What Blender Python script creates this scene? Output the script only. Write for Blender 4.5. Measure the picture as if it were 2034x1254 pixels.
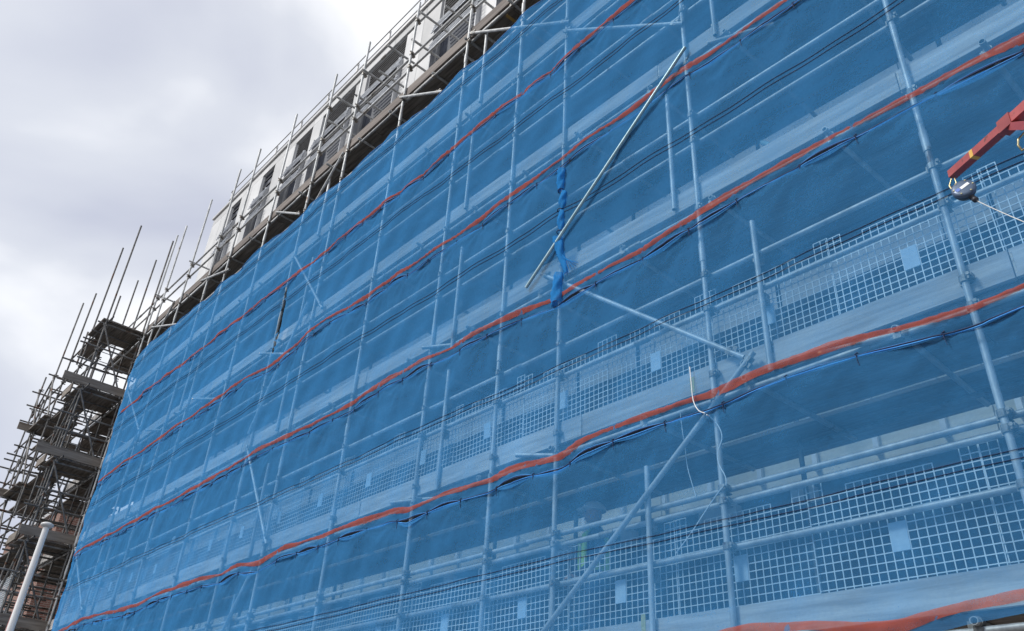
import bpy, bmesh, math, random
import numpy as np
from mathutils import Vector, Matrix
random.seed(7)
rng = np.random.RandomState(7)
S = bpy.context.scene
for o in list(bpy.data.objects): bpy.data.objects.remove(o)

# ------------------------------------------------------------------ camera
# world: metres; x runs along the scaffold face, y into the building, z=0 is eye height (ground at -1.6)
cam = bpy.data.cameras.new('camera'); cam_o = bpy.data.objects.new('camera', cam)
S.collection.objects.link(cam_o); S.camera = cam_o
cam.sensor_width = 36.0; cam.lens = 28.908; cam.clip_start = 0.05; cam.clip_end = 3000
rt = Vector((0.66966248, 0.74081657, 0.0523734)); up = Vector((0.35951352, -0.38507389, 0.84998125)); fw = Vector((-0.64984782, 0.55037161, 0.52420311))
m = Matrix.Identity(4)
for i in range(3):
    m[i][0] = rt[i]; m[i][1] = up[i]; m[i][2] = -fw[i]
m[0][3], m[1][3], m[2][3] = 0.0, -5.244, 0.0
cam_o.matrix_world = m
S.view_settings.view_transform = 'Standard'; S.view_settings.look = 'None'
S.view_settings.exposure = 0.93; S.view_settings.gamma = 1.0; S.view_settings.use_curve_mapping = False
S.render.engine = 'CYCLES'
S.cycles.transparent_max_bounces = 24; S.cycles.max_bounces = 8; S.cycles.diffuse_bounces = 4

# ------------------------------------------------------------------ world: overcast sky with soft clouds
SUN_EL, SUN_AZ = math.radians(43), math.radians(200)
W = bpy.data.worlds.new('World'); S.world = W; W.use_nodes = True
nt = W.node_tree; nt.nodes.clear()
N = nt.nodes.new; L = nt.links.new
out = N('ShaderNodeOutputWorld'); mix = N('ShaderNodeMixShader'); L(mix.outputs[0], out.inputs[0])
sky = N('ShaderNodeTexSky'); sky.sky_type = 'NISHITA'; sky.sun_disc = False; sky.sun_elevation = SUN_EL; sky.sun_rotation = SUN_AZ
bg1 = N('ShaderNodeBackground'); bg1.inputs[1].default_value = 0.09; L(sky.outputs[0], bg1.inputs[0])
tc = N('ShaderNodeTexCoord'); mp = N('ShaderNodeMapping'); mp.inputs['Scale'].default_value = (1, 1, 1.7); mp.inputs['Location'].default_value = (8.85, 4.6, 2.05)
L(tc.outputs['Generated'], mp.inputs[0])
n1 = N('ShaderNodeTexNoise'); n1.inputs['Scale'].default_value = 1.9; n1.inputs['Detail'].default_value = 6; n1.inputs['Roughness'].default_value = 0.42; n1.inputs['Distortion'].default_value = 0.3
L(mp.outputs[0], n1.inputs['Vector'])
cr = N('ShaderNodeValToRGB'); e = cr.color_ramp.elements
e[0].position = 0.36; e[0].color = (0.285, 0.30, 0.37, 1)
e[1].position = 0.58; e[1].color = (0.60, 0.605, 0.615, 1)
e2 = cr.color_ramp.elements.new(0.5); e2.color = (0.41, 0.425, 0.465, 1)
L(n1.outputs[0], cr.inputs[0])
bg2 = N('ShaderNodeBackground'); bg2.inputs[1].default_value = 1.0; L(cr.outputs[0], bg2.inputs[0])
mix.inputs[0].default_value = 0.92
L(bg1.outputs[0], mix.inputs[1]); L(bg2.outputs[0], mix.inputs[2])
sl = bpy.data.lights.new('sun', 'SUN'); sl.energy = 1.5; sl.angle = math.radians(14); sl.color = (1, 0.97, 0.92)
so = bpy.data.objects.new('sun', sl); S.collection.objects.link(so)
sd = Vector((math.sin(SUN_AZ) * math.cos(SUN_EL), math.cos(SUN_AZ) * math.cos(SUN_EL), math.sin(SUN_EL)))
so.rotation_euler = (-sd).to_track_quat('-Z', 'Y').to_euler()

# ------------------------------------------------------------------ helpers
C = S.collection
class MB:
    def __init__(s): s.v = []; s.f = []; s.sm = []
    def add(s, vs, fs, smooth=False):
        b = len(s.v); s.v += [tuple(v) for v in vs]; s.f += [tuple(b + i for i in f) for f in fs]; s.sm += [smooth] * len(fs)
    def box(s, x0, y0, z0, x1, y1, z1):
        s.add([(x0,y0,z0),(x1,y0,z0),(x1,y1,z0),(x0,y1,z0),(x0,y0,z1),(x1,y0,z1),(x1,y1,z1),(x0,y1,z1)],
              [(0,3,2,1),(4,5,6,7),(0,1,5,4),(1,2,6,5),(2,3,7,6),(3,0,4,7)])
    def obox(s, c, ax, ay, az):      # oriented box, half axes
        c, ax, ay, az = Vector(c), Vector(ax), Vector(ay), Vector(az)
        vs = [c + i*ax + j*ay + k*az for k in (-1,1) for j in (-1,1) for i in (-1,1)]
        s.add(vs, [(0,2,3,1),(4,5,7,6),(0,1,5,4),(1,3,7,5),(3,2,6,7),(2,0,4,6)])
    def tube(s, p0, p1, r=0.0242, n=10, hollow=True, r1=None):
        p0, p1 = Vector(p0), Vector(p1); d = (p1 - p0)
        if d.length < 1e-6: return
        d.normalize(); a = d.orthogonal().normalized(); b = d.cross(a); r1 = r if r1 is None else r1
        def ring(p, rr): return [p + (a*math.cos(2*math.pi*i/n) + b*math.sin(2*math.pi*i/n))*rr for i in range(n)]
        if not hollow:
            s.add(ring(p0, r) + ring(p1, r1), [(i, (i+1) % n, n+(i+1) % n, n+i) for i in range(n)], True)
            s.add(ring(p0, r), [tuple(range(n))[::-1]]); s.add(ring(p1, r1), [tuple(range(n))])
            return
        k = 0.82; dep = 0.06
        vs = ring(p0, r) + ring(p1, r1)
        s.add(vs, [(i, (i+1) % n, n+(i+1) % n, n+i) for i in range(n)], True)
        for p, rr, sgn in ((p0, r, 1), (p1, r1, -1)):
            vs = ring(p, rr) + ring(p, rr*k) + ring(p + d*dep*sgn, rr*k)
            fs = [(i, (i+1) % n, n+(i+1) % n, n+i) for i in range(n)] + [(n+i, n+(i+1) % n, 2*n+(i+1) % n, 2*n+i) for i in range(n)]
            fs.append(tuple(2*n+i for i in range(n)))
            if sgn > 0: fs = [f[::-1] for f in fs]
            s.add(vs, fs)
    def path(s, pts, r, n=6):         # smooth tube through points
        pts = [Vector(p) for p in pts]; vs = []; fs = []
        ref = Vector((0.13, 0.4, 0.9))
        for i, p in enumerate(pts):
            d = (pts[min(i+1, len(pts)-1)] - pts[max(i-1, 0)]).normalized()
            a = d.cross(ref).normalized(); b = d.cross(a)
            rr = r[i] if isinstance(r, (list, tuple)) else r
            vs += [p + (a*math.cos(2*math.pi*k/n) + b*math.sin(2*math.pi*k/n))*rr for k in range(n)]
        for i in range(len(pts)-1):
            fs += [(i*n+k, i*n+(k+1) % n, (i+1)*n+(k+1) % n, (i+1)*n+k) for k in range(n)]
        s.add(vs, fs, True)
        s.add(vs[:n], [tuple(range(n))]); s.add(vs[-n:], [tuple(range(n))[::-1]])
    def mesh(s, name, mat):
        me = bpy.data.meshes.new(name); me.from_pydata(s.v, [], s.f); me.materials.append(mat)
        me.polygons.foreach_set('use_smooth', s.sm); me.update(); return me
    def build(s, name, mat, parent=None):
        return put(name, s.mesh(name, mat), parent)
def put(name, me, parent=None, loc=None, rot=None):
    o = bpy.data.objects.new(name, me); C.objects.link(o)
    if parent: o.parent = parent
    if loc is not None: o.location = loc
    if rot is not None: o.rotation_euler = rot
    return o
def tag(o, label=None, cat=None, group=None, kind=None):
    if label: o['label'] = label
    if cat: o['category'] = cat
    if group: o['group'] = group
    if kind: o['kind'] = kind
    return o
def empty(name, loc=(0,0,0)):
    o = bpy.data.objects.new(name, None); C.objects.link(o); o.location = loc; o.empty_display_size = 0.2; return o

# ------------------------------------------------------------------ materials
def mat(name, c1, c2=None, scale=3.0, rough=0.7, metal=0.0, detail=6, stretch=(1,1,1), bump=0.0, lo=0.35, hi=0.65, bscale=None, spots=None):
    m = bpy.data.materials.new(name); m.use_nodes = True; t = m.node_tree; b = t.nodes['Principled BSDF']
    b.inputs['Roughness'].default_value = rough; b.inputs['Metallic'].default_value = metal
    c2 = c2 or c1
    co = t.nodes.new('ShaderNodeTexCoord'); geo = t.nodes.new('ShaderNodeNewGeometry')
    mp = t.nodes.new('ShaderNodeMapping'); mp.inputs['Scale'].default_value = stretch
    t.links.new(geo.outputs['Position'], mp.inputs[0])
    oi = t.nodes.new('ShaderNodeObjectInfo'); add = t.nodes.new('ShaderNodeVectorMath'); add.operation = 'ADD'
    mul = t.nodes.new('ShaderNodeVectorMath'); mul.operation = 'MULTIPLY'; mul.inputs[1].default_value = (37, 53, 71)
    t.links.new(oi.outputs['Random'], mul.inputs[0]); t.links.new(mp.outputs[0], add.inputs[0]); t.links.new(mul.outputs[0], add.inputs[1])
    n = t.nodes.new('ShaderNodeTexNoise'); n.inputs['Scale'].default_value = scale; n.inputs['Detail'].default_value = detail; n.inputs['Roughness'].default_value = 0.6
    t.links.new(add.outputs[0], n.inputs['Vector'])
    r = t.nodes.new('ShaderNodeValToRGB'); r.color_ramp.elements[0].position = lo; r.color_ramp.elements[1].position = hi
    r.color_ramp.elements[0].color = (*c1, 1); r.color_ramp.elements[1].color = (*c2, 1)
    t.links.new(n.outputs[0], r.inputs[0]); last = r.outputs[0]
    # per-object brightness variation
    hv = t.nodes.new('ShaderNodeMapRange'); hv.inputs['To Min'].default_value = 0.82; hv.inputs['To Max'].default_value = 1.15
    t.links.new(oi.outputs['Random'], hv.inputs['Value'])
    vm = t.nodes.new('ShaderNodeVectorMath'); vm.operation = 'SCALE'; t.links.new(last, vm.inputs[0]); t.links.new(hv.outputs[0], vm.inputs['Scale']); last = vm.outputs[0]
    if spots:
        n2 = t.nodes.new('ShaderNodeTexNoise'); n2.inputs['Scale'].default_value = spots[1]; n2.inputs['Detail'].default_value = 4
        t.links.new(add.outputs[0], n2.inputs['Vector'])
        r2 = t.nodes.new('ShaderNodeValToRGB'); r2.color_ramp.elements[0].position = spots[2]; r2.color_ramp.elements[1].position = spots[2] + 0.06
        t.links.new(n2.outputs[0], r2.inputs[0])
        mx = t.nodes.new('ShaderNodeMixRGB'); mx.inputs[2].default_value = (*spots[0], 1)
        t.links.new(r2.outputs[0], mx.inputs[0]); t.links.new(last, mx.inputs[1]); last = mx.outputs[0]
    t.links.new(last, b.inputs['Base Color'])
    if bump:
        bp = t.nodes.new('ShaderNodeBump'); bp.inputs['Strength'].default_value = bump; bp.inputs['Distance'].default_value = 0.01
        t.links.new(n.outputs[0], bp.inputs['Height']); t.links.new(bp.outputs[0], b.inputs['Normal'])
    return m
M = {}
M['tube'] = mat('galvanised_tube', (0.32,0.33,0.335), (0.56,0.575,0.585), 9, 0.5, 0.25, stretch=(1,1,0.5), spots=((0.16,0.09,0.05), 5, 0.67))
M['old'] = mat('weathered_tube', (0.10,0.10,0.10), (0.24,0.235,0.23), 7, 0.6, 0.2, spots=((0.12,0.06,0.035), 4, 0.6))  # weathered on the tower; on inner tubes the dark colour paints in deck shade
M['palet'] = mat('new_galvanised_tube', (0.27,0.43,0.49), (0.38,0.54,0.60), 9, 0.4, 0.3)  # even pale aqua tube colour
M['clip'] = mat('coupler_steel', (0.16,0.15,0.14), (0.36,0.35,0.33), 20, 0.55, 0.5, spots=((0.14,0.07,0.04), 14, 0.62))
M['board'] = mat('scaffold_board', (0.10,0.085,0.075), (0.26,0.235,0.21), 2.2, 0.85, 0, 10, (0.7,9,9), 0.25, spots=((0.40,0.38,0.35), 3, 0.72))
M['toe'] = mat('toe_board_timber', (0.34,0.32,0.305), (0.60,0.58,0.56), 2.0, 0.85, 0, 12, (0.6,8,8), 0.3, spots=((0.55,0.53,0.5), 7, 0.73))
M['toeold'] = mat('old_toe_board', (0.13,0.11,0.10), (0.25,0.22,0.20), 2.0, 0.85, 0, 12, (0.6,8,8), 0.3, spots=((0.34,0.32,0.3), 6, 0.7))
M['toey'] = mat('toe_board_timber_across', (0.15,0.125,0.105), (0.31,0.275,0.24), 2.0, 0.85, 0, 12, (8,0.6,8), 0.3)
M['panel'] = mat('white_cladding', (0.54,0.545,0.55), (0.68,0.68,0.68), 0.9, 0.6, 0, 6)
M['cap'] = mat('grey_capping', (0.5,0.5,0.5), (0.62,0.61,0.6), 1.2, 0.5, 0.2)
M['frame'] = mat('window_frame', (0.35,0.36,0.38), (0.42,0.43,0.45), 3, 0.4, 0.3)
M['glass'] = mat('window_glass', (0.015,0.018,0.03), (0.03,0.035,0.05), 1.0, 0.08, 0.0)
M['slat'] = mat('dark_slat', (0.035,0.035,0.04), (0.07,0.07,0.075), 3, 0.6)
M['silver'] = mat('silver_rail', (0.30,0.32,0.35), (0.62,0.65,0.70), 5, 0.3, 0.5)
M['membrane'] = mat('grey_membrane', (0.05,0.055,0.06), (0.11,0.11,0.11), 1.3, 0.8)
M['tan'] = mat('tan_sheathing', (0.70,0.64,0.50), (0.86,0.81,0.70), 2, 0.8, stretch=(1,1,5))
M['whitebr'] = mat('white_bracket', (0.85,0.85,0.85), None, 3, 0.4, 0.1)
M['plastic'] = mat('guard_plastic', (0.62,0.67,0.70), (0.74,0.78,0.80), 3, 0.5)
M['plate'] = mat('guard_plate', (0.38,0.50,0.62), (0.46,0.58,0.68), 14, 0.6)
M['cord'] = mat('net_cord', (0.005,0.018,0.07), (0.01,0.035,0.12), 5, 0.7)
M['cordl'] = mat('net_hem', (0.03,0.20,0.60), (0.06,0.32,0.75), 5, 0.7)
M['pole'] = mat('white_pole_paint', (0.72,0.72,0.71), (0.8,0.8,0.79), 2, 0.35)
M['red'] = mat('red_paint', (0.30,0.055,0.06), (0.42,0.09,0.09), 5, 0.45, 0.1, spots=((0.12,0.04,0.035), 18, 0.66))
M['yellow'] = mat('yellow_paint', (0.62,0.36,0.06), (0.7,0.42,0.1), 5, 0.5)
M['ybrown'] = mat('yellow_beam', (0.35,0.22,0.06), (0.45,0.3,0.1), 5, 0.6)
M['dark'] = mat('dark_plastic', (0.02,0.025,0.035), (0.04,0.045,0.06), 5, 0.5)
M['housing'] = mat('housing_blue_grey', (0.10,0.15,0.24), (0.15,0.21,0.31), 5, 0.35, 0.2)
M['label'] = mat('paper_label', (0.8,0.82,0.85), None, 5, 0.5)
M['labelb'] = mat('blue_label', (0.12,0.22,0.6), None, 5, 0.5)
M['zinc'] = mat('yellow_zinc', (0.5,0.42,0.22), (0.65,0.58,0.36), 12, 0.35, 0.8)
M['rope'] = mat('grey_rope', (0.55,0.55,0.53), None, 5, 0.7)
M['wire'] = mat('white_wire', (0.75,0.78,0.8), None, 5, 0.4)
M['ground'] = mat('asphalt', (0.05,0.05,0.05), (0.085,0.083,0.08), 0.6, 0.9)
M['slab'] = mat('paving_slabs', (0.18,0.175,0.165), (0.27,0.26,0.25), 1.5, 0.9)
M['skin'] = mat('skin', (0.45,0.27,0.2), None, 4, 0.6)
M['cloth'] = mat('navy_workwear', (0.03,0.04,0.07), (0.05,0.06,0.1), 6, 0.85)
M['hivis'] = mat('hi_vis_fabric', (0.45,0.72,0.08), (0.55,0.8,0.12), 6, 0.7)
M['helmet'] = mat('white_helmet', (0.78,0.78,0.78), None, 4, 0.3)
M['flag'] = mat('flag_cloth', (0.6,0.6,0.62), (0.75,0.74,0.75), 3, 0.8)
M['flagr'] = mat('flag_pink', (0.55,0.25,0.25), None, 3, 0.8)
M['tag'] = mat('yellow_tag', (0.35,0.33,0.12), (0.5,0.46,0.2), 40, 0.7)

def brick_mat():
    m = bpy.data.materials.new('orange_brick'); m.use_nodes = True; t = m.node_tree; b = t.nodes['Principled BSDF']; b.inputs['Roughness'].default_value = 0.9
    geo = t.nodes.new('ShaderNodeNewGeometry'); sep = t.nodes.new('ShaderNodeSeparateXYZ'); cmb = t.nodes.new('ShaderNodeCombineXYZ')
    t.links.new(geo.outputs['Position'], sep.inputs[0]); ad = t.nodes.new('ShaderNodeMath'); ad.operation = 'ADD'
    t.links.new(sep.outputs[0], ad.inputs[0]); t.links.new(sep.outputs[1], ad.inputs[1]); t.links.new(ad.outputs[0], cmb.inputs[0]); t.links.new(sep.outputs[2], cmb.inputs[1])
    br = t.nodes.new('ShaderNodeTexBrick'); br.inputs['Scale'].default_value = 1.0; br.inputs['Brick Width'].default_value = 0.225; br.inputs['Row Height'].default_value = 0.075
    br.inputs['Mortar Size'].default_value = 0.006; br.inputs['Color1'].default_value = (0.20,0.10,0.075,1); br.inputs['Color2'].default_value = (0.19,0.08,0.06,1); br.inputs['Mortar'].default_value = (0.35,0.32,0.28,1)
    t.links.new(cmb.outputs[0], br.inputs['Vector']); t.links.new(br.outputs[0], b.inputs['Base Color']); return m
M['brick'] = brick_mat()

def net_mat(name, col, cover, trans=0.35, graze=0.25, streak=0.10, through=(1,1,1)):
    """fine woven mesh: COVER is the share of thread, the rest is open holes; threads overlap more when seen edge-on"""
    m = bpy.data.materials.new(name); m.use_nodes = True; t = m.node_tree; t.nodes.clear()
    N = t.nodes.new; L = t.links.new
    o = N('ShaderNodeOutputMaterial'); mx = N('ShaderNodeMixShader'); L(mx.outputs[0], o.inputs[0])
    tr = N('ShaderNodeBsdfTransparent'); tr.inputs[0].default_value = (*through, 1)
    di = N('ShaderNodeBsdfDiffuse'); tl = N('ShaderNodeBsdfTranslucent'); m2 = N('ShaderNodeMixShader'); m2.inputs[0].default_value = trans
    geo = N('ShaderNodeNewGeometry')
    n = N('ShaderNodeTexNoise'); n.inputs['Scale'].default_value = 0.9; n.inputs['Detail'].default_value = 4; L(geo.outputs['Position'], n.inputs['Vector'])
    cr = N('ShaderNodeMixRGB'); cr.inputs[1].default_value = (*[c*0.86 for c in col], 1); cr.inputs[2].default_value = (*[min(1, c*1.12) for c in col], 1); L(n.outputs[0], cr.inputs[0])
    L(cr.outputs[0], di.inputs[0]); L(cr.outputs[0], tl.inputs[0])
    L(di.outputs[0], m2.inputs[1]); L(tl.outputs[0], m2.inputs[2])
    lw = N('ShaderNodeLayerWeight'); lw.inputs[0].default_value = 0.5
    a = N('ShaderNodeMath'); a.operation = 'POWER'; L(lw.outputs['Facing'], a.inputs[0]); a.inputs[1].default_value = 1.5
    b = N('ShaderNodeMath'); b.operation = 'MULTIPLY_ADD'; L(a.outputs[0], b.inputs[0]); b.inputs[1].default_value = graze; b.inputs[2].default_value = cover
    mp = N('ShaderNodeMapping'); mp.inputs['Scale'].default_value = (1.2, 1, 3.5); mp.inputs['Rotation'].default_value = (0, 0.5, 0); L(geo.outputs['Position'], mp.inputs[0])
    n2 = N('ShaderNodeTexNoise'); n2.inputs['Scale'].default_value = 1.5; n2.inputs['Detail'].default_value = 6; n2.inputs['Distortion'].default_value = 0.4; L(mp.outputs[0], n2.inputs['Vector'])
    c = N('ShaderNodeMath'); c.operation = 'SUBTRACT'; L(n2.outputs[0], c.inputs[0]); c.inputs[1].default_value = 0.5
    d = N('ShaderNodeMath'); d.operation = 'MULTIPLY_ADD'; L(c.outputs[0], d.inputs[0]); d.inputs[1].default_value = streak*2; L(b.outputs[0], d.inputs[2]); d.use_clamp = True
    n3 = N('ShaderNodeTexNoise'); n3.inputs['Scale'].default_value = 42; n3.inputs['Detail'].default_value = 3; L(geo.outputs['Position'], n3.inputs['Vector'])
    e3 = N('ShaderNodeMath'); e3.operation = 'SUBTRACT'; L(n3.outputs[0], e3.inputs[0]); e3.inputs[1].default_value = 0.5
    f3 = N('ShaderNodeMath'); f3.operation = 'MULTIPLY_ADD'; L(e3.outputs[0], f3.inputs[0]); f3.inputs[1].default_value = 0.14; L(d.outputs[0], f3.inputs[2]); f3.use_clamp = True
    d = f3
    L(d.outputs[0], mx.inputs[0]); L(tr.outputs[0], mx.inputs[1]); L(m2.outputs[0], mx.inputs[2])
    return m
M['net'] = net_mat('blue_debris_net', (0.085, 0.38, 0.82), 0.335, graze=0.42, streak=0.11, through=(0.80, 0.94, 1.0))
M['netdense'] = net_mat('blue_net_gathered', (0.045, 0.30, 0.70), 0.78, 0.3, 0.1)
M['band'] = net_mat('red_net_band', (0.55, 0.11, 0.045), 0.60, 0.35, 0.12)

# ------------------------------------------------------------------ setting: ground
g = MB(); g.add([(-400,-400,-1.6),(400,-400,-1.6),(400,400,-1.6),(-400,400,-1.6)], [(0,1,2,3)])
tag(g.build('ground', M['ground']), kind='structure')
g = MB(); g.box(-60, -2.3, -1.598, 40, 3.0, -1.48)
tag(g.build('pavement', M['slab']), kind='structure')

# ------------------------------------------------------------------ levels
TOP = [1.41, 3.41, 5.41, 7.41, 9.41, 11.36]      # top edge of the toe boards, eye height = 0
XS = [1.9, 0.30, -1.48, -3.54, -5.40, -6.37, -7.76, -9.60, -11.49, -12.86, -14.72, -16.66, -17.80, -19.58, -21.30, -21.95]
XL, XR = -25.0, 2.3
def deck(k): return TOP[k] - 0.225
def ledz(k): return TOP[k] - 0.335

# ------------------------------------------------------------------ apartment building behind
bld = tag(empty('apartment_building', (-10, 1.9, -1.6)), 'white clad apartment building behind the scaffold with dark tall windows and a roof guard rail', 'building')
def part(mb, name, mt, par=bld):
    o = mb.build(name, mt); o.parent = par; o.matrix_parent_inverse = Matrix.Translation(par.location).inverted(); return o
def relpart(mb, name, mt, par, gp=None):       # mesh given in world coords, put below PAR (whose world origin is known)
    o = mb.build(name, mt); o.parent = par
    o.matrix_parent_inverse = par_world(par).inverted(); return o
def par_world(o):
    mw = Matrix.Translation(o.location)
    if o.parent: return par_world(o.parent) @ o.matrix_parent_inverse @ mw
    return mw
BL, BR = -25.6, 3.2
w = MB(); w.box(BL+0.05, 2.05, -1.6, BR, 12, 17.9); part(w, 'wall', M['membrane'])
# windows measured on the facade: (x0, x1)
WINS = [(-24.0,-23.2), (-21.65,-20.8), (-19.45,-18.4), (-17.8,-15.95), (-15.35,-13.45), (-11.94,-10.2), (-9.5,-7.9), (-5.6,-3.8), (-2.0,-0.2)]
WZ0, WZ1 = 12.7, 17.86
def panel(x0, x1, z0, z1, mt='panel', y=1.90):
    g = 0.012; p = MB(); p.box(x0+g/2, y, z0+g/2, x1-g/2, y+0.12, z1-g/2); part(p, 'wall_panel', M[mt])
def split(x0, x1, step):
    n = max(1, round((x1-x0)/step)); return [(x0+(x1-x0)*i/n, x0+(x1-x0)*(i+1)/n) for i in range(n)]
xp = BL
for a, b in WINS + [(BR, BR)]:
    for u, v in split(xp, a, 0.75):
        panel(u, v, 12.7, 16.1); panel(u, v, 16.1, 17.86)
    xp = b
for u, v in split(BL, BR, 1.45):
    panel(u, v, 11.0, 12.7); panel(u, v, 17.86, 18.17)
c = MB(); c.box(BL-0.05, 1.84, 18.172, BR, 2.4, 18.25); part(c, 'parapet_capping', M['cap'])
for k in range(12):     # left return of the building
    panel_ = MB(); panel_.box(BL-0.02, 2.1+k*0.8, 6.0, BL+0.05, 2.1+k*0.8+0.79, 17.85); part(panel_, 'side_panel', M['panel'])
for i, (a, b) in enumerate(WINS):
    f = MB(); t = 0.05
    f.box(a, 1.96, WZ0, a+t, 2.03, WZ1); f.box(b-t, 1.96, WZ0, b, 2.03, WZ1); f.box(a+t, 1.96, WZ1-t, b-t, 2.03, WZ1); f.box(a+t, 1.96, 15.2, b-t, 2.03, 15.26)
    fo = part(f, 'window', M['frame'])
    gl = MB(); gl.box(a+t, 2.0, WZ0, b-t, 2.01, WZ1-t); go = gl.build('pane', M['glass']); go.parent = fo
    if b-a > 0.9:
        for k in range(14):
            sl_ = MB(); z = 17.74 - 0.105*k; sl_.box(a+t, 1.975, z, b-t, 1.997, z+0.028); x = sl_.build('slat', M['slat']); x.parent = fo
    else:
        for k in range(4):
            sl_ = MB(); z = 17.6 - 0.3*k; sl_.box(a+t, 1.975, z, b-t, 1.997, z+0.04); x = sl_.build('slat', M['slat']); x.parent = fo
    # bundles of silver guard rails fixed in front of the opening
    for z, dx in ((16.6, 0.16), (15.95, 0.08)):
        for q in range(4):
            r_ = MB(); r_.box(a-0.12+dx, 1.74-0.02*q, z-0.11*q, b+0.05+dx, 1.765-0.02*q, z-0.11*q+0.028); x = part(r_, 'balcony_rail', M['silver'])
    r_ = MB(); r_.box(a-0.02, 1.78, 15.0, a+0.02, 1.895, 16.8); part(r_, 'balcony_bracket', M['frame'])
    r_ = MB(); r_.box(b-0.04, 1.78, 15.0, b, 1.895, 16.8); part(r_, 'balcony_bracket', M['frame'])
# roof edge guard rail
for k, z in enumerate((18.98, 18.6)):
    r_ = MB(); r_.tube((BL+0.9, 1.95, z), (BR, 1.95, z), 0.018, 8); part(r_, 'roof_rail', M['cap'])
for k in range(17):
    x = -24.7 + 1.67*k
    r_ = MB(); r_.tube((x, 2.0, 18.25), (x, 2.0, 19.05), 0.03, 8); part(r_, 'roof_rail_post', M['cap'])
# lower storeys seen in strips between the decks
for z0, z1 in ((3.0, 3.85), (5.0, 5.7), (7.0, 7.6)):
    for u, v in split(-20, 1.5, 1.8):
        panel(u, v, z0, z1, 'tan' if z0 < 4 else 'panel', 1.93)
for i in range(34):
    x = 1.2 - 0.62*i
    p = MB(); p.box(x, 1.88, 3.05, x+0.05, 1.925, 3.8); part(p, 'bracket', M['whitebr'])
for u, v in split(-13, 1.5, 1.1):
    if random.random() < 0.45: panel(u, u+(v-u)*random.uniform(.15,.5), 2.8, 2.95, 'whitebr', 1.95)

# ------------------------------------------------------------------ facade scaffold
sc = tag(empty('scaffold', (-10, 0.6, -1.48)), 'galvanised tube and board scaffold standing along the whole facade, mostly behind blue netting', 'scaffold')
IN = Matrix.Translation(sc.location).inverted()
def sp(mb, name, mt, lab=None):
    o = mb.build(name, mt); o.parent = sc; o.matrix_parent_inverse = IN
    if lab: o['label'] = lab
    return o
# coupler mesh shared: a collar round a vertical tube plus a block and bolt towards +y
def coupler_mesh():
    b = MB(); n = 12; vs = []; fs = []
    for z in (-0.026, 0.026):
        for r in (0.0245, 0.034):
            vs += [(r*math.cos(2*math.pi*i/n), r*math.sin(2*math.pi*i/n), z) for i in range(n)]
    for i in range(n):
        j = (i+1) % n
        fs += [(n+i, n+j, 3*n+j, 3*n+i), (i, n+i, n+j, j)[::-1], (2*n+i, 2*n+j, 3*n+j, 3*n+i)]
    b.add(vs, fs)
    b.box(-0.045, 0.012, -0.03, 0.045, 0.03, 0.03)
    b.box(0.03, -0.028, -0.018, 0.062, 0.02, 0.018)
    b.tube((0.05, -0.06, 0), (0.05, 0.05, 0), 0.0075, 6, False); b.tube((0.05, -0.062, 0), (0.05, -0.044, 0), 0.014, 6, False)
    b.box(-0.03, 0.03, -0.034, 0.03, 0.085, -0.026); b.box(-0.03, 0.03, 0.026, 0.03, 0.085, 0.034)
    return b.mesh('coupler', M['clip'])
CM = coupler_mesh()
def ring_clip_mesh():
    b = MB(); n = 12; vs = []; fs = []
    for y in (-0.025, 0.025):
        for r in (0.0245, 0.033):
            vs += [(r*math.cos(2*math.pi*i/n), y, r*math.sin(2*math.pi*i/n)) for i in range(n)]
    for i in range(n):
        j = (i+1) % n
        fs += [(n+i, n+j, 3*n+j, 3*n+i), (i, n+i, n+j, j), (2*n+i, 2*n+j, 3*n+j, 3*n+i)]
    b.add(vs, fs); b.box(-0.028, -0.028, -0.075, 0.028, 0.028, -0.03); b.box(-0.06, -0.014, -0.03, -0.03, 0.014, 0.01)
    b.tube((-0.045, 0, -0.07), (-0.045, 0, 0.03), 0.007, 6, False)
    return b.mesh('clip', M['clip'])
RM = ring_clip_mesh()
RAILS = []      # (z, level)
for k in range(6):
    if k == 0: RAILS += [(TOP[0]+0.43, 0), (TOP[0]+0.78, 0), (TOP[0]+0.88, 0)]
    else: RAILS += [(TOP[k]+0.53, k), (TOP[k]+0.89, k)]
TIPS = {-7.76: 13.9, -9.60: 13.75, -11.49: 14.2, -12.86: 14.28, -14.72: 14.35, -16.66: 14.5, -17.80: 14.52, -19.58: 14.5, -21.30: 14.5, -21.95: 14.5}
ncoup = 0
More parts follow.
